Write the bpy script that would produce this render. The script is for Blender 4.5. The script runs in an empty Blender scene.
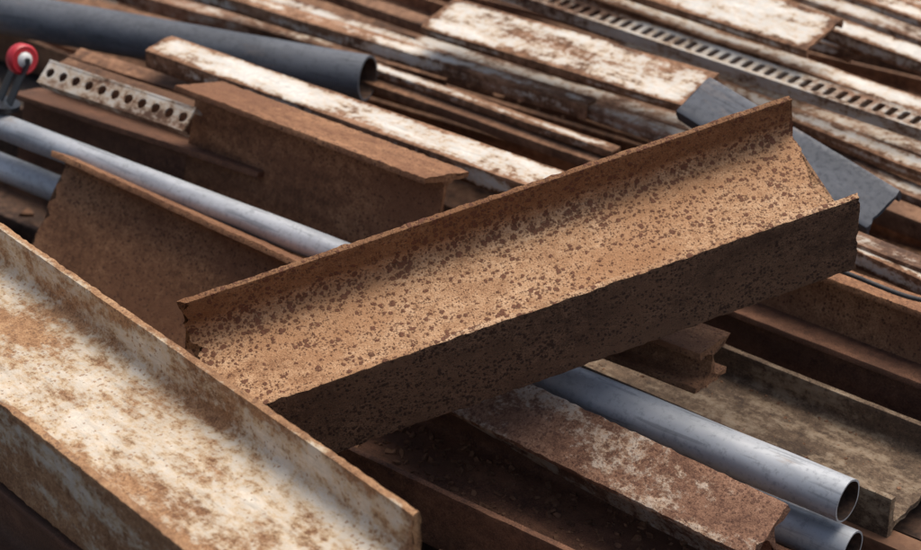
import bpy, bmesh, math, random
from mathutils import Vector, Matrix, noise
random.seed(7)
sc=bpy.context.scene
# ------------------------------------------------ materials
def nd(nt,t,**k):
    n=nt.nodes.new(t)
    for a,b in k.items(): setattr(n,a,b)
    return n
def base(name):
    m=bpy.data.materials.new(name); m.use_nodes=True
    nt=m.node_tree; b=nt.nodes['Principled BSDF']
    tc=nt.nodes.new('ShaderNodeTexCoord'); oi=nt.nodes.new('ShaderNodeObjectInfo'); oi.name='OI'
    mul=nd(nt,'ShaderNodeMath',operation='MULTIPLY'); mul.inputs[1].default_value=37.0
    nt.links.new(oi.outputs['Random'],mul.inputs[0])
    add=nd(nt,'ShaderNodeVectorMath',operation='ADD')
    nt.links.new(tc.outputs['Object'],add.inputs[0]); nt.links.new(mul.outputs[0],add.inputs[1])
    return m,nt,b,add.outputs[0]
def noi(nt,P,scale,detail=5,rough=.6,dist=0,stretch=None,out='Fac'):
    if stretch:
        mp=nd(nt,'ShaderNodeMapping'); mp.inputs['Scale'].default_value=stretch
        nt.links.new(P,mp.inputs['Vector']); P=mp.outputs[0]
    n=nd(nt,'ShaderNodeTexNoise'); n.inputs['Scale'].default_value=scale; n.inputs['Detail'].default_value=detail
    n.inputs['Roughness'].default_value=rough; n.inputs['Distortion'].default_value=dist
    nt.links.new(P,n.inputs['Vector']); return n.outputs[out]
def mth(nt,op,a,b=None,clamp=False):
    n=nd(nt,'ShaderNodeMath',operation=op); n.use_clamp=clamp
    for i,x in enumerate((a,b)):
        if x is None: continue
        if isinstance(x,(int,float)): n.inputs[i].default_value=x
        else: nt.links.new(x,n.inputs[i])
    return n.outputs[0]
def sstep(nt,x,a,b,lo=0,hi=1):
    n=nd(nt,'ShaderNodeMapRange',interpolation_type='SMOOTHSTEP')
    nt.links.new(x,n.inputs['Value']); n.inputs['From Min'].default_value=a; n.inputs['From Max'].default_value=b
    n.inputs['To Min'].default_value=lo; n.inputs['To Max'].default_value=hi
    return n.outputs['Result']
def mix(nt,f,a,b,mode='MIX'):
    n=nd(nt,'ShaderNodeMix',data_type='RGBA',blend_type=mode)
    if isinstance(f,(int,float)): n.inputs[0].default_value=f
    else: nt.links.new(f,n.inputs[0])
    for i,x in ((6,a),(7,b)):
        if isinstance(x,tuple): n.inputs[i].default_value=(*x,1)
        else: nt.links.new(x,n.inputs[i])
    return n.outputs[2]
def attr(nt,name):
    n=nd(nt,'ShaderNodeAttribute',attribute_name=name); return n.outputs['Fac']
def rust(name,dark,mid,light,paint=None,thr=.5,spots=None,spot_scale=70,spot_r=.3,spotroot=0.0,spot2=0,
         edge=0.0,root=0.0,rough=.85,bump=.4,paint2=None,streak=3.0,hero=True,zone=False,soft=.03,tint=None,scr=0,vary=.35,bd=.003,sat=1.0):
    m,nt,b,P=base(name)
    st=noi(nt,P,12,3,.65,stretch=(1/streak,1,1)); nB=noi(nt,P,45,5 if hero else 3,.75)
    if hero:
        nC=noi(nt,P,300,2,.6)
        f=mth(nt,'ADD',mth(nt,'ADD',mth(nt,'MULTIPLY',st,.35),mth(nt,'MULTIPLY',nB,.35)),mth(nt,'MULTIPLY',nC,.30))
        h=mth(nt,'ADD',mth(nt,'MULTIPLY',nB,.6),mth(nt,'MULTIPLY',nC,.7))
    else:
        f=mth(nt,'ADD',mth(nt,'MULTIPLY',st,.5),mth(nt,'MULTIPLY',nB,.5)); h=nB
    cr=nd(nt,'ShaderNodeValToRGB'); e=cr.color_ramp.elements
    e[0].position=.40; e[0].color=(*dark,1); e[1].position=.60; e[1].color=(*light,1)
    x=cr.color_ramp.elements.new(.5); x.color=(*mid,1)
    nt.links.new(f,cr.inputs[0]); col=cr.outputs[0]
    if tint:
        lf=noi(nt,P,4.5,3,.6,stretch=(.6,1,1)); col=mix(nt,sstep(nt,lf,.44,.64,0,.7),col,tint)
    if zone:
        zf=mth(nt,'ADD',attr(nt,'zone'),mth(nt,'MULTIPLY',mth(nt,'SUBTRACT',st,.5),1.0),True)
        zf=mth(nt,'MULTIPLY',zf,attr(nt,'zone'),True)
        col=mix(nt,zf,col,(.50,.41,.34),'MULTIPLY')  # shade of the unlit flange face multiplied into the rust colour
    def spotlayer(scale,rad,rootk,thr0):
        dv=nd(nt,'ShaderNodeVectorMath',operation='SCALE'); dv.inputs['Scale'].default_value=1.1/scale
        nt.links.new(noi(nt,P,scale*1.2,3,.75,out='Color'),dv.inputs[0])
        ad=nd(nt,'ShaderNodeVectorMath',operation='ADD'); nt.links.new(P,ad.inputs[0]); nt.links.new(dv.outputs[0],ad.inputs[1])
        vo=nd(nt,'ShaderNodeTexVoronoi'); vo.inputs['Scale'].default_value=scale; nt.links.new(ad.outputs[0],vo.inputs['Vector'])
        sp=nd(nt,'ShaderNodeSeparateColor'); nt.links.new(vo.outputs['Color'],sp.inputs[0])
        r=mth(nt,'ADD',mth(nt,'MULTIPLY',mth(nt,'SUBTRACT',sp.outputs[0],thr0),rad*1.9),mth(nt,'MULTIPLY',mth(nt,'SUBTRACT',st,.48),rad*2.6))
        if rootk:
            rr=mth(nt,'SUBTRACT',1.0,attr(nt,'rootd')); r=mth(nt,'ADD',r,mth(nt,'MULTIPLY',rr,rootk))
        return mth(nt,'ADD',mth(nt,'SUBTRACT',r,vo.outputs['Distance']),rad*.75)
    if spots:
        s=spotlayer(spot_scale,spot_r,spotroot,.64)
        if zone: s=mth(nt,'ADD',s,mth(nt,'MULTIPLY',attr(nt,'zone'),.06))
        sm=sstep(nt,s,0,.12); halo=sstep(nt,s,-.16,.04,0,.4)
        if spot2:
            s2=spotlayer(spot_scale*2.2,spot2,spotroot*.5,.56); sm=mth(nt,'MAXIMUM',sm,sstep(nt,s2,0,.2,0,.8))
        col=mix(nt,halo,col,dark)
        sc_=mix(nt,nB,spots,tuple(min(1,c*2.6) for c in spots))
        col=mix(nt,mth(nt,'MULTIPLY',sm,.88),col,sc_)
        h=mth(nt,'ADD',h,mth(nt,'MULTIPLY',sm,.8))
    if paint:
        p1=noi(nt,P,7,8 if hero else 5,.74,.2,stretch=(1/streak,1,1))
        t=mth(nt,'ADD',mth(nt,'MULTIPLY',p1,.75),mth(nt,'MULTIPLY',nB,.25))
        td=mth(nt,'SUBTRACT',1.0,attr(nt,'tipd')); ed=mth(nt,'SUBTRACT',1.0,attr(nt,'endd'))
        t=mth(nt,'SUBTRACT',t,mth(nt,'MULTIPLY',mth(nt,'POWER',td,2.5,True),edge))
        t=mth(nt,'SUBTRACT',t,mth(nt,'MULTIPLY',mth(nt,'POWER',ed,3.0,True),edge))
        if root:
            rd=mth(nt,'SUBTRACT',1.0,attr(nt,'rootd'))
            t=mth(nt,'SUBTRACT',t,mth(nt,'MULTIPLY',mth(nt,'POWER',rd,2.0,True),root))
        pm=sstep(nt,t,thr-soft,thr+soft)
        stain=sstep(nt,t,thr,thr+.13,.0,1)
        pc=mix(nt,stain,paint2 or tuple(c*.65 for c in paint),paint)
        pc=mix(nt,sstep(nt,nB,.42,.60,0,.55),pc,tuple(c*.68 for c in paint))
        if spots: pc=mix(nt,mth(nt,'MULTIPLY',sm,.75),pc,mid)
        if scr:
            k1=noi(nt,P,60,4,.65,.8,stretch=(.10,1,1))
            pc=mix(nt,sstep(nt,k1,.56,.70,0,scr),pc,tuple(c*.5 for c in paint))
        col=mix(nt,pm,col,pc); h=mth(nt,'ADD',h,mth(nt,'MULTIPLY',pm,.4))
        nt.links.new(sstep(nt,pm,0,1,rough,.6),b.inputs['Roughness'])
    else: b.inputs['Roughness'].default_value=rough
    hs=nd(nt,'ShaderNodeHueSaturation'); nt.links.new(col,hs.inputs['Color']); hs.inputs['Saturation'].default_value=sat
    if vary:
        nt.links.new(sstep(nt,nt.nodes['OI'].outputs['Random'],0,1,1-vary,1.0),hs.inputs['Value'])
    nt.links.new(hs.outputs[0],b.inputs['Base Color'])
    b.inputs['Specular IOR Level'].default_value=.3
    if hero:
        bp=nd(nt,'ShaderNodeBump'); bp.inputs['Strength'].default_value=bump; bp.inputs['Distance'].default_value=bd
        nt.links.new(h,bp.inputs['Height']); nt.links.new(bp.outputs[0],b.inputs['Normal'])
    return m
M={}
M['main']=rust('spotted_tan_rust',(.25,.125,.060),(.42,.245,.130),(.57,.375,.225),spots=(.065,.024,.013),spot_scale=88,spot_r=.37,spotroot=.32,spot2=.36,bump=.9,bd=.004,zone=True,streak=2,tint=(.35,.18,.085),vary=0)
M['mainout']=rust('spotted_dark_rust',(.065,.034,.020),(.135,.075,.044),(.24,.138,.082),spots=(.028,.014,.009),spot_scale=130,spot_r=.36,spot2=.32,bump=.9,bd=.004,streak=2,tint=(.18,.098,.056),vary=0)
M['brown']=rust('brown_rust',(.115,.050,.024),(.245,.115,.055),(.40,.21,.105),spots=(.055,.024,.014),spot_scale=140,spot_r=.28,spot2=.25,bump=.7,tint=(.19,.085,.042),vary=.12)
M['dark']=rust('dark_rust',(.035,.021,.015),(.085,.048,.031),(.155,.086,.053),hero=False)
M['bgbrown']=rust('background_brown_rust',(.095,.048,.027),(.22,.112,.06),(.36,.195,.11),hero=False,tint=(.15,.075,.042))
M['red']=rust('reddish_rust',(.065,.031,.02),(.14,.066,.038),(.23,.112,.063),bump=.6,tint=(.10,.05,.03),vary=.2)
M['fb']=rust('worn_cream_rust',(.14,.065,.030),(.29,.155,.075),(.43,.26,.135),paint=(.65,.58,.475),paint2=(.45,.325,.19),thr=.476,edge=.17,root=.09,spots=(.13,.072,.040),spot_scale=120,spot_r=.30,bump=.6,streak=2.2,soft=.045,scr=.5,vary=0)
M['cream']=rust('cream_paint_rust',(.10,.048,.025),(.23,.118,.062),(.37,.205,.118),paint=(.75,.71,.63),paint2=(.53,.41,.285),thr=.445,edge=.19,hero=False,soft=.04,scr=.5,vary=.15)
M['half']=rust('half_painted_rust',(.09,.047,.028),(.20,.107,.062),(.32,.18,.108),paint=(.64,.60,.53),paint2=(.42,.32,.22),thr=.472,edge=.10,hero=False,soft=.05,scr=.4,vary=.2)
M['mott']=rust('mottled_rust',(.10,.046,.028),(.21,.108,.064),(.32,.182,.115),paint=(.58,.49,.40),paint2=(.41,.27,.17),thr=.515,edge=.0,bump=.8,streak=1.5,spots=(.07,.033,.021),spot_scale=120,spot_r=.36,spot2=.3,vary=0)
M['gold']=rust('scuffed_brown_steel',(.05,.032,.021),(.105,.069,.043),(.18,.12,.075),paint=(.33,.26,.18),paint2=(.22,.15,.09),thr=.55,bump=.6,streak=3,soft=.05,scr=.4,vary=0,spots=(.035,.021,.014),spot_scale=110,spot_r=.25)
def galv(name,c1,c2,metal=.4,rough=.42,st=.6):
    m,nt,b,P=base(name)
    n1=noi(nt,P,9,4,.6,stretch=(.4,1,1)); n2=noi(nt,P,70,3,.7); n3=noi(nt,P,6,6,.75,stretch=(.25,1,1))
    k1=noi(nt,P,80,2,.5,.3,stretch=(.08,1,1))
    col=mix(nt,sstep(nt,n1,.35,.65),c1,c2)
    col=mix(nt,sstep(nt,n2,.5,.7,0,.45),col,tuple(c*.55 for c in c1))
    col=mix(nt,sstep(nt,k1,.60,.68,0,.5),col,tuple(c*.5 for c in c1))
    col=mix(nt,sstep(nt,n3,.55,.65,0,st),col,(.25,.18,.13))
    nt.links.new(col,b.inputs['Base Color']); b.inputs['Metallic'].default_value=metal
    nt.links.new(sstep(nt,n2,.3,.7,rough-.06,rough+.15),b.inputs['Roughness'])
    return m
M['galv']=galv('galvanized_steel',(.31,.33,.35),(.48,.495,.51),.3,.5)
M['slate']=galv('slate_grey_paint',(.055,.061,.072),(.10,.108,.122),0,.6,.3)
M['slate2']=galv('dark_blue_grey_plate',(.042,.048,.06),(.075,.084,.102),.1,.5,.3)
M['rope']=galv('black_cable_rubber',(.02,.02,.02),(.035,.03,.03),0,.6)
def plain(name,c,r=.4):
    m,nt,b,P=base(name); n=noi(nt,P,60,3)
    nt.links.new(mix(nt,n,tuple(x*.75 for x in c),c),b.inputs['Base Color']); b.inputs['Roughness'].default_value=r; return m
M['redp']=plain('red_plastic',(.50,.025,.035)); M['whitep']=plain('white_plastic',(.65,.65,.62)); M['blk']=plain('black_paint',(.02,.02,.022))
def groundmat():
    m,nt,b,P=base('scrapyard_dirt')
    n1=noi(nt,P,3,4,.65); n2=noi(nt,P,60,4,.7)
    col=mix(nt,sstep(nt,n1,.35,.65),(.035,.026,.02),(.085,.062,.046)); col=mix(nt,sstep(nt,n2,.5,.7,0,.7),col,(.15,.11,.08))
    nt.links.new(col,b.inputs['Base Color']); b.inputs['Roughness'].default_value=.95
    return m
M['ground']=groundmat()
# ------------------------------------------------ profiles
def roundpoly(pts,maxseg=.014):
    out=[]; n=len(pts)
    for i in range(n):
        p=Vector(pts[i][:2]); r=pts[i][2]; a=Vector(pts[i-1][:2]); c=Vector(pts[(i+1)%n][:2])
        u=(a-p).normalized(); v=(c-p).normalized()
        ang=u.angle(v); t=min(r/math.tan(ang/2),.45*(a-p).length,.45*(c-p).length)
        p0=p+u*t; p1=p+v*t; k=5 if r>.006 else 2
        for j in range(k+1):
            s=j/k; out.append(p0*(1-s)**2+p*2*s*(1-s)+p1*s*s)
    res=[]
    for i in range(len(out)):
        a=out[i]; b=out[(i+1)%len(out)]; res.append(a)
        L=(b-a).length; k=int(L/maxseg)
        for j in range(1,k+1): res.append(a.lerp(b,j/(k+1)))
    return res
e=.0018
def prof_I(h,b,tw=.011,tf=.014,R=.02,lay=False,ms=.014):
    H=h/2;B=b/2;w=tw/2
    pts=[(-B,-H,e),(B,-H,e),(B,-H+tf,e),(w,-H+tf,R),(w,H-tf,R),(B,H-tf,e),(B,H,e),(-B,H,e),(-B,H-tf,e),(-w,H-tf,R),(-w,-H+tf,R),(-B,-H+tf,e)]
    tips=[(-B,-H),(B,-H),(-B,H),(B,H)]; roots=[(0,-H),(0,H)]
    if lay:
        pts=[(z,y,r) for y,z,r in pts]; tips=[(z,y) for y,z in tips]; roots=[(z,y) for y,z in roots]
    return roundpoly(pts,ms),tips,roots
def prof_C(w,leg,t=.007,R=.008,up=False):
    W=w/2
    pts=[(-W,0,e*2),(-W,-leg,e),(-W+t,-leg,e),(-W+t,-t,R),(W-t,-t,R),(W-t,-leg,e),(W,-leg,e),(W,0,e*2)]
    if up: pts=[(y,-z,r) for y,z,r in pts]
    s=1 if up else -1
    return roundpoly(pts),[(-W,s*leg),(W,s*leg),(-W,0),(W,0)],[(9,9)]
def prof_L(w,leg,t=.008,R=.01):
    pts=[(0,0,e*2),(0,-leg,e),(t,-leg,e),(t,-t,R),(w,-t,e),(w,0,e)]
    return roundpoly(pts),[(0,-leg),(w,0),(0,0)],[(9,9)]
def prof_F(w,t=.01):
    pts=[(-w/2,0,e),(-w/2,-t,e),(w/2,-t,e),(w/2,0,e)]
    return roundpoly(pts),[(-w/2,0),(w/2,0)],[(9,9)]
def frame(P0,P1,roll):
    d=(P1-P0).normalized(); z=(Vector((0,0,1))-d*d.z).normalized(); y=z.cross(d)
    R=Matrix.Rotation(math.radians(roll),3,d); y=R@y; z=R@z
    return d,y,z
def mwof(d,y,z,P0): return Matrix((( d.x,y.x,z.x,P0.x),(d.y,y.y,z.y,P0.y),(d.z,y.z,z.z,P0.z),(0,0,0,1)))
def finish(name,verts,faces,mat,mw,attrs=None,smooth=True,ang=35):
    me=bpy.data.meshes.new(name); me.from_pydata(verts,[],faces); me.validate()
    if attrs:
        for k,vals in attrs.items():
            a=me.attributes.new(k,'FLOAT','POINT'); a.data.foreach_set('value',vals)
    bm=bmesh.new(); bm.from_mesh(me); bmesh.ops.recalc_face_normals(bm,faces=bm.faces); bm.to_mesh(me); bm.free()
    if smooth:
        me.polygons.foreach_set('use_smooth',[True]*len(me.polygons)); me.set_sharp_from_angle(angle=math.radians(ang))
    me.materials.append(M[mat]); o=bpy.data.objects.new(name,me); o.matrix_world=mw
    sc.collection.objects.link(o); return o
def beam(name,prof,P0,P1,roll=0,anchor=(0,0),mat='brown',jag=(.003,.003),rough=.0004,nick=.0012,step=.03,skew=(0,0),zonef=None,endf=None):
    P0=Vector(P0);P1=Vector(P1); d,y,z=frame(P0,P1,roll)
    L=(P1-P0).length; ring,tips,roots=prof; ns=max(4,int(L/step)); n=len(ring)
    sd=random.random()*100; verts=[];td=[];rd=[];ed=[];zn=[]
    for i in range(ns+1):
        s=i/ns; x0=L*s
        for q in ring:
            dt=min((q-Vector(t)).length for t in tips); dr=min((q-Vector(t)).length for t in roots)
            x=x0
            if i==0: x+= skew[0]*q.x + jag[0]*(noise.noise(Vector((q.x*45+sd,q.y*45,1)))*1.6+noise.noise(Vector((q.x*160+sd,q.y*160,3)))*.7)
            if i==ns: x+= skew[1]*q.x + jag[1]*(noise.noise(Vector((q.x*45+sd,q.y*45,7)))*1.6+noise.noise(Vector((q.x*160+sd,q.y*160,9)))*.7)
            if endf and i==ns: x+=endf(q)
            nk=max(0,1-dt/.02)
            v=noise.noise_vector(Vector((x*4+sd,q.x*6,q.y*6)))*rough*2+noise.noise_vector(Vector((x*55+sd,q.x*20,q.y*20)))*nick*nk+noise.noise_vector(Vector((x*170+sd,q.x*60,q.y*60)))*nick*.5*nk
            verts.append((x,q.x-anchor[0]+v.y,q.y-anchor[1]+v.z))
            td.append(min(1,dt/.035)); rd.append(min(1,dr/.05)); ed.append(min(1,min(x0,L-x0)/.06))
            zn.append(zonef(q) if zonef else 0.0)
    faces=[]
    for i in range(ns):
        for j in range(n):
            k=(j+1)%n; faces.append((i*n+j,i*n+k,(i+1)*n+k,(i+1)*n+j))
    faces.append(tuple(range(n))[::-1]); faces.append(tuple(range(ns*n,ns*n+n)))
    return finish(name,verts,faces,mat,mwof(d,y,z,P0),{'tipd':td,'rootd':rd,'endd':ed,'zone':zn})
def pipe(name,P0,P1,r,t=.004,mat='galv',dent=.0008):
    P0=Vector(P0);P1=Vector(P1); d,y,z=frame(P0,P1,0)
    L=(P1-P0).length; n=56; ns=max(6,int(L/.05)); sd=random.random()*50; verts=[];faces=[]
    for layer,rr in ((0,r),(1,r-t)):
        for i in range(ns+1):
            for j in range(n):
                a=2*math.pi*j/n; x=L*i/ns
                q=rr+dent*noise.noise(Vector((x*6+sd,math.cos(a)*1.5,math.sin(a)*1.5)))*2
                verts.append((x,math.cos(a)*q,math.sin(a)*q))
    off=(ns+1)*n
    for i in range(ns):
        for j in range(n):
            k=(j+1)%n
            faces.append((i*n+j,i*n+k,(i+1)*n+k,(i+1)*n+j)); faces.append((off+i*n+j,off+(i+1)*n+j,off+(i+1)*n+k,off+i*n+k))
    for i in (0,ns):
        for j in range(n):
            k=(j+1)%n; faces.append((i*n+j,i*n+k,off+i*n+k,off+i*n+j))
    o=finish(name,verts,faces,mat,mwof(d,y,z,P0)); o.data.materials.append(M['dark'])
    for p in o.data.polygons:
        if all(v>=off for v in p.vertices): p.material_index=1
    return o
def perforated(name,P0,P1,roll,width,cell,hx,hy,mat,t=.005,leg=.03,power=1.0):
    P0=Vector(P0);P1=Vector(P1); d,y,z=frame(P0,P1,roll)
    L=(P1-P0).length; nc=int(L/cell); bm=bmesh.new(); N=16
    for c in range(nc):
        cx=(c+.5)*cell; rings=[[],[],[],[]]
        for j in range(N):
            a=2*math.pi*(j+.5)/N; ca,sa=math.cos(a),math.sin(a)
            m=max(abs(ca),abs(sa)); ox,oy=ca/m*cell/2,sa/m*width/2
            ix=hx*math.copysign(abs(ca)**power,ca); iy=hy*math.copysign(abs(sa)**power,sa)
            rings[0].append(bm.verts.new((cx+ox,oy+width/2,0))); rings[1].append(bm.verts.new((cx+ix,iy+width/2,0)))
            rings[2].append(bm.verts.new((cx+ix,iy+width/2,-t))); rings[3].append(bm.verts.new((cx+ox,oy+width/2,-t)))
        for a,b in ((0,1),(1,2),(2,3)):
            for j in range(N):
                k=(j+1)%N; bm.faces.new((rings[a][j],rings[a][k],rings[b][k],rings[b][j]))
        for s1 in (1,-1):
            for s2 in (1,-1):
                for zz,R in ((0,rings[0]),(-t,rings[3])):
                    js=[j for j in range(N) if (math.cos(2*math.pi*(j+.5)/N)*s1>0 and math.sin(2*math.pi*(j+.5)/N)*s2>0)]
                    js=sorted(js,key=lambda j:abs(abs(math.atan2(abs(math.sin(2*math.pi*(j+.5)/N)),abs(math.cos(2*math.pi*(j+.5)/N))))-math.pi/4))[:2]
                    v=bm.verts.new((cx+s1*cell/2,width/2+s2*width/2,zz))
                    bm.faces.new((R[js[0]],R[js[1]],v))
    def box(y0,y1,z0,z1):
        vs=[bm.verts.new((x,yy,zz)) for x in (0,nc*cell) for yy in (y0,y1) for zz in (z0,z1)]
        for f in ((0,1,3,2),(4,6,7,5),(0,4,5,1),(2,3,7,6),(0,2,6,4),(1,5,7,3)): bm.faces.new([vs[i] for i in f])
    box(-t,0,-leg,.001); box(width,width+t,-leg,.001)
    bmesh.ops.remove_doubles(bm,verts=bm.verts,dist=.0001)
    me=bpy.data.meshes.new(name)
    bmesh.ops.recalc_face_normals(bm,faces=bm.faces); bm.to_mesh(me); bm.free()
    for k in ('tipd','rootd','endd'):
        a=me.attributes.new(k,'FLOAT','POINT'); a.data.foreach_set('value',[1.0]*len(me.vertices))
    me.materials.append(M[mat]); o=bpy.data.objects.new(name,me)
    o.matrix_world=mwof(d,y,z,P0)
    sc.collection.objects.link(o); return o
def lathe(name,prof,mat,parent,loc,axis,n=40):
    verts=[];faces=[]
    for (x,r) in prof:
        for j in range(n):
            a=2*math.pi*j/n; verts.append((x,math.cos(a)*r,math.sin(a)*r))
    for i in range(len(prof)-1):
        for j in range(n):
            k=(j+1)%n; faces.append((i*n+j,i*n+k,(i+1)*n+k,(i+1)*n+j))
    faces.append(tuple(range(n))); faces.append(tuple(range((len(prof)-1)*n,len(prof)*n)))
    ax=Vector(axis).normalized(); z=(Vector((0,0,1))-ax*ax.z).normalized(); y=z.cross(ax)
    o=finish(name,verts,faces,mat,mwof(ax,y,z,Vector(loc)),ang=50)
    o.parent=parent; return o
# ------------------------------------------------ members of the pile (world metres)
def I(h,b,lay=False,**k): return prof_I(h,b,lay=lay,**k)
def sm(x,a,b):
    t=min(1,max(0,(x-a)/(b-a))); return t*t*(3-2*t)
def mzone(q):  # far flange inner side: painted shade plus extra rust spots
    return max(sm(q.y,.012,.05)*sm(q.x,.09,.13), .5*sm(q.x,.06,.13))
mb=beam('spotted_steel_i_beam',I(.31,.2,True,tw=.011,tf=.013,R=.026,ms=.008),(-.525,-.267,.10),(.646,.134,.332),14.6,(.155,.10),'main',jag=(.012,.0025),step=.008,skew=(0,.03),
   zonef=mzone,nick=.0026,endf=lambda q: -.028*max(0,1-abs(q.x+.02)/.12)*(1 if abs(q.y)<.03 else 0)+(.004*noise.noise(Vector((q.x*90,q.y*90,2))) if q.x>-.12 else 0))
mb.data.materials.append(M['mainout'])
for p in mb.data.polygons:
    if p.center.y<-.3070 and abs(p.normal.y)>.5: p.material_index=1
beam('worn_cream_i_beam',I(.335,.18,True,tf=.015,R=.028),(-1.291,.397,.15),(-.063,-1.002,.15),0,(.1675,.09),'fb',step=.012,jag=(.003,.004),nick=.0024)
beam('rusty_i_beam',I(.36,.12),(-.941,.714,-.08),(-.313,.171,-.08),-34,(-.06,.18),'brown',jag=(.014,.003),nick=.0026,step=.012)
beam('rusty_i_beam',I(.28,.16),(-.657,.789,.05),(-.075,.324,.05),-16.6,(-.08,.14),'brown',jag=(.004,.005),nick=.0026,step=.012)
beam('cream_steel_channel',prof_C(.095,.05),(-.769,1.097,0),(.222,.326,0),4,(-.0475,0),'cream',jag=(.01,.003))
pipe('large_grey_pipe',(-1.967,1.921,-.12),(-.232,1.194,-.12),.058,.006,'slate')
perforated('perforated_steel_rail',(-1.01,.967,-.02),(-.617,.691,-.02),38,.054,.042,.0125,.0125,'half',leg=.03)
beam('rusty_flat_bar',prof_F(.05),(-.972,1.263,-.08),(-.511,.954,-.08),5,(0,0),'bgbrown')
beam('rusty_steel_channel',prof_C(.06,.06),(-.991,1.159,-.06),(-.616,.885,-.06),5,(0,0),'bgbrown')
beam('dark_rusty_i_beam',I(.2,.11),(-1.103,1.07,-.10),(-.462,.643,-.10),-15,(-.055,.1),'red')
pipe('galvanized_pipe',(-1.67,1.366,-.13),(-.15,.231,-.13),.031)
pipe('galvanized_pipe',(-1.679,1.368,-.24),(-.635,.580,-.24),.033)
pipe('galvanized_pipe',(-.166,.156,-.17),(.708,-.532,-.17),.043)
pipe('galvanized_pipe',(-.017,.012,-.27),(.722,-.55,-.27),.040)
beam('mottled_i_beam',I(.2,.13),(-.22,.132,-.14),(.593,-.585,-.14),22,(.065,.1),'mott',nick=.0024,step=.012,jag=(.003,.005))
beam('dark_rusty_i_beam',I(.26,.14,True),(-.512,.007,-.27),(.655,-.912,-.27),0,(-.13,.07),'red',nick=.002)
beam('rusty_i_beam_offcut',I(.09,.12),(.115,.091,-.08),(.467,-.170,-.08),-5,(-.06,.045),'brown',jag=(.004,.005))
beam('dark_grey_steel_channel',prof_C(.12,.035,t=.009),(.57,.763,.085),(.952,.403,-.02),28,(.06,0),'slate2',jag=(.003,.004))
beam('rusty_i_beam',I(.2,.14),(-1.141,-.302,-.05),(-.241,-1.285,-.05),0,(-.07,.1),'red')
beam('scuffed_i_beam',I(.27,.14,True),(.101,.498,-.24),(.983,-.222,-.24),0,(.135,.07),'gold',nick=.002)
beam('rusty_i_beam',I(.15,.10),(.332,.476,-.08),(1.315,-.327,-.08),-14,(-.05,.075),'brown',nick=.002,step=.02)
beam('dark_rusty_i_beam',I(.15,.12),(.30,.42,-.20),(1.283,-.383,-.20),-6,(-.06,.075),'red')
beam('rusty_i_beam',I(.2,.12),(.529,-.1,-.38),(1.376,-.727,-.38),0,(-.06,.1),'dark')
beam('rusty_steel_angle',prof_L(.05,.05),(.56,-.26,-.33),(1.0,-.60,-.33),0,(0,0),'bgbrown')
beam('cream_steel_channel',prof_C(.05,.03),(.68,.46,-.08),(1.257,-.08,-.08),0,(0,0),'half')
beam('rusty_steel_angle',prof_L(.05,.04),(.693,.417,-.09),(1.228,-.158,-.09),0,(0,0),'cream')
bg=[(-.345,1.357,-.12,.355,.783,.035,'cream','C'),(-.320,1.301,-.15,.383,.739,.05,'bgbrown','C'),
(-.661,1.802,-.12,.552,.815,.05,'half','C'),(-.833,1.808,-.10,.303,.992,.05,'cream','L'),(-.802,2.081,-.20,.515,.942,.05,'bgbrown','F'),
(-.528,1.914,-.13,.640,.912,.055,'bgbrown','C'),(-.102,1.282,-.02,.526,.823,.15,'cream','Q'),(-.135,1.411,-.12,.809,.697,.06,'half','C'),
(.159,1.653,.02,.834,1.052,.16,'cream','Q'),(.250,1.712,-.08,1.389,.642,.07,'cream','C'),(.314,1.591,-.13,1.398,.628,.055,'half','C'),
(.405,1.439,-.14,1.377,.535,.06,'half','L'),(.515,1.241,-.12,1.338,.395,.055,'cream','C'),(.534,1.163,-.16,1.328,.330,.06,'half','C'),
(.503,1.020,-.16,1.322,.239,.06,'bgbrown','L'),(.428,1.969,-.08,1.425,.911,.07,'cream','C'),(.528,1.958,-.06,1.441,1.004,.06,'half','C'),
(.620,1.989,-.04,1.446,1.076,.07,'cream','C'),(-1.490,2.205,-.25,-.173,1.40,.06,'bgbrown','C'),(-1.21,2.16,-.22,-.04,1.40,.05,'half','L'),(-1.08,2.30,-.22,.36,1.36,.06,'bgbrown','C'),
(.10,2.10,-.12,1.00,1.36,.06,'cream','C'),(.0,2.02,-.14,.86,1.36,.05,'bgbrown','C'),(.30,2.35,-.10,1.5,1.36,.07,'cream','C'),(-.2,2.3,-.16,.5,1.72,.06,'half','C')]
nm={'C':'rusty_steel_channel','L':'rusty_steel_angle','F':'rusty_flat_bar','Q':'cream_steel_channel'}
for x0,y0,z0,x1,y1,w,mt,k in bg:
    pr={'C':lambda:prof_C(w,w*.55),'L':lambda:prof_L(w,w*.8),'F':lambda:prof_F(w),'Q':lambda:prof_C(w,.025)}[k]()
    an=(-w/2,0) if k!='L' else (0,0)
    beam(nm[k],pr,(x0,y0,z0),(x1,y1,z0),12 if k=='Q' else random.uniform(-2,8),an,mt,step=.05,jag=(.004,.004),rough=.0012)
perforated('slotted_cable_tray',(.033,1.67,-.05),(1.37,.50,-.05),4,.06,.034,.010,.022,'half',leg=.03,power=.5)
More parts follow.
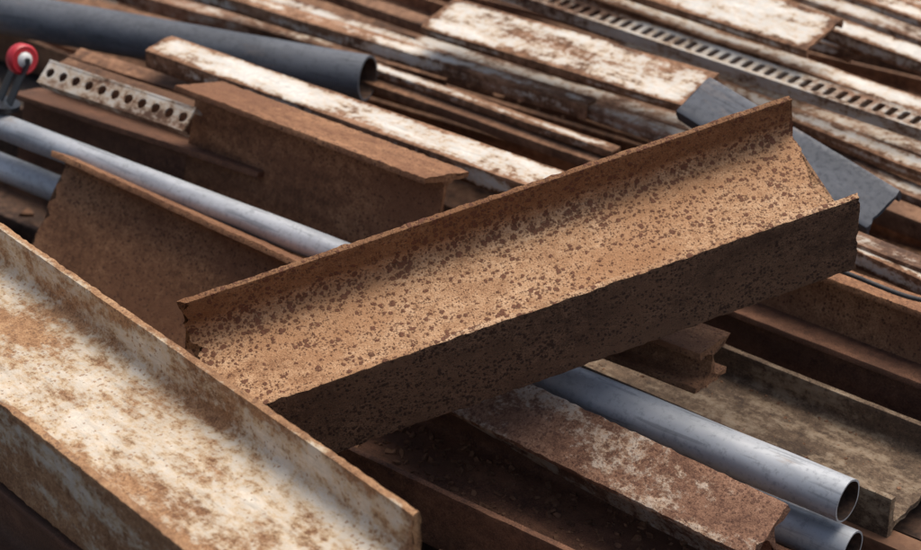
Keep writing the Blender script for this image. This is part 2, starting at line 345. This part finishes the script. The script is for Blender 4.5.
# red caster wheel
ew=bpy.data.objects.new('red_caster_wheel',None); sc.collection.objects.link(ew)
ax=(.62,-.75,.2); c0=Vector((-1.05,1.0,.02)); A=Vector(ax).normalized()
lathe('tyre',[(-.014,.026),(-.016,.032),(-.010,.038),(.010,.038),(.016,.032),(.014,.026)],'redp',ew,c0,ax)
lathe('hub',[(-.018,.012),(-.017,.019),(.017,.019),(.019,.016),(.024,.012),(.025,.006)],'whitep',ew,c0,ax)
lathe('rim',[(-.0155,.026),(.0155,.026)],'redp',ew,c0,ax)
lathe('axle',[(-.035,.006),(.032,.006)],'blk',ew,c0,ax)
for s in (-1,1):
    q=c0+A*.026*s
    bm_=beam('fork_side',prof_F(.034,.004),q,q+Vector((-.05,-.03,-.10)),0,(0,0),'blk'); bm_.parent=ew
lathe('swivel_plate',[(-.006,.045),(.006,.045)],'blk',ew,c0+Vector((-.055,-.03,-.105)),(.2,.1,1))
# cable
cu=bpy.data.curves.new('steel_cable','CURVE'); cu.dimensions='3D'; cu.bevel_depth=.005; cu.bevel_resolution=3
s_=cu.splines.new('NURBS'); pts=[(.70,.10,-.02),(.80,.06,-.03),(.90,-.03,-.055),(1.0,-.06,-.03),(1.15,-.16,-.05)]
s_.points.add(len(pts)-1)
for i,p in enumerate(pts): s_.points[i].co=(*p,1)
s_.use_endpoint_u=True; cu.materials.append(M['rope']); sc.collection.objects.link(bpy.data.objects.new('steel_cable',cu))
# ------------------------------------------------ lower layer of the pile
dd=Vector((.79,-.613,0)).normalized(); nn=Vector((.613,.79,0)).normalized()
t=-1.6
while t<4.2:
    w=random.choice([.12,.16,.2]); an=random.uniform(-6,6)
    d2=Matrix.Rotation(math.radians(an),3,'Z')@dd
    c=nn*t+dd*random.uniform(-.4,.4); c.z=-.43+random.uniform(-.02,.03)
    L=random.uniform(2.0,2.8)
    beam('rusty_i_beam' ,I(w,.11,True,R=.012),c-d2*L,c+d2*L,random.uniform(-5,5),(0,.055),'dark' if t<.8 else 'bgbrown',step=.1)  # near rows coloured darker to deepen the shadow in the gaps
    t+=w+random.uniform(.01,.07)
g=bpy.data.meshes.new('ground'); g.from_pydata([(-300,-300,0),(300,-300,0),(300,300,0),(-300,300,0)],[],[(0,1,2,3)]); g.materials.append(M['ground'])
go=bpy.data.objects.new('ground',g); go.location=(0,0,-.56); sc.collection.objects.link(go)
bm=bmesh.new()
def flake(p,s):
    n=random.choice([4,5,6]); q=Matrix.Rotation(random.uniform(0,6.28),3,'Z')@Matrix.Rotation(random.uniform(-.6,.6),3,'X')@Matrix.Rotation(random.uniform(-.6,.6),3,'Y')
    top=[];bot=[]
    for j in range(n):
        a=6.283*j/n; r=s*random.uniform(.5,1.2); v=Vector((math.cos(a)*r*1.5,math.sin(a)*r,0))
        top.append(bm.verts.new(p+q@(v+Vector((0,0,s*.35))))); bot.append(bm.verts.new(p+q@(v*1.1-Vector((0,0,s*.35)))))
    bm.faces.new(top); bm.faces.new(bot[::-1])
    for j in range(n): bm.faces.new((top[j],bot[j],bot[(j+1)%n],top[(j+1)%n]))
for i in range(5000):
    t=random.uniform(-1.3,2.2); u=random.uniform(-1.6,1.6)
    p=nn*t+dd*u; p.z=-.475+random.uniform(-.05,.02)
    flake(p,random.choice([.004,.006,.009,.014]))
for i in range(2600):
    p=Vector((random.gauss(.05,.12),random.gauss(-.78,.14),-.42+random.uniform(-.05,.05)))
    flake(p,random.choice([.004,.007,.011,.017]))
for i in range(130):
    s=random.random(); a=Vector((.101,.498,0)).lerp(Vector((.983,-.222,0)),s); p=a+Vector((-.63,-.77,0))*(.03+.2*random.random()**2.5); p.z=-.304
    flake(p,random.choice([.0015,.002,.004]))
for i in range(900):
    s=random.random(); a=Vector((-.512,.007,0)).lerp(Vector((.655,-.912,0)),s); p=a+Vector((.62,.785,0))*random.uniform(.02,.24); p.z=-.333
    flake(p,random.choice([.002,.004,.007]))
me=bpy.data.meshes.new('scrap_debris'); bmesh.ops.recalc_face_normals(bm,faces=bm.faces); bm.to_mesh(me); bm.free(); me.materials.append(M['bgbrown'])
sc.collection.objects.link(bpy.data.objects.new('scrap_debris',me))
# ------------------------------------------------ camera, light
cam=bpy.data.cameras.new('camera'); co=bpy.data.objects.new('camera',cam); sc.collection.objects.link(co)
co.location=(0,-3.767,2.175); co.rotation_euler=(math.radians(60),0,0)
cam.lens=85; cam.sensor_width=36; cam.clip_end=1000; cam.clip_start=.05
cam.dof.use_dof=True; cam.dof.focus_distance=4.05; cam.dof.aperture_fstop=3.5
sc.camera=co
w=bpy.data.worlds.new('World'); sc.world=w; w.use_nodes=True; nt=w.node_tree
sk=nt.nodes.new('ShaderNodeTexSky'); sk.sky_type='NISHITA'; sk.sun_disc=False
sk.dust_density=5; sk.ozone_density=.4; sk.air_density=1.0
EL,AZ=68,48
sk.sun_elevation=math.radians(EL); sk.sun_rotation=math.radians(AZ)
nt.links.new(sk.outputs[0],nt.nodes['Background'].inputs[0]); nt.nodes['Background'].inputs[1].default_value=.15
sl=bpy.data.lights.new('sun','SUN'); sl.energy=2.8; sl.angle=math.radians(50); sl.color=(1,.955,.89)
so=bpy.data.objects.new('sun',sl); sc.collection.objects.link(so)
sd=Vector((math.sin(math.radians(AZ))*math.cos(math.radians(EL)),math.cos(math.radians(AZ))*math.cos(math.radians(EL)),math.sin(math.radians(EL))))
so.rotation_euler=sd.to_track_quat('Z','Y').to_euler(); so.location=sd*10
sc.view_settings.view_transform='Standard'; sc.view_settings.look='None'; sc.view_settings.exposure=0
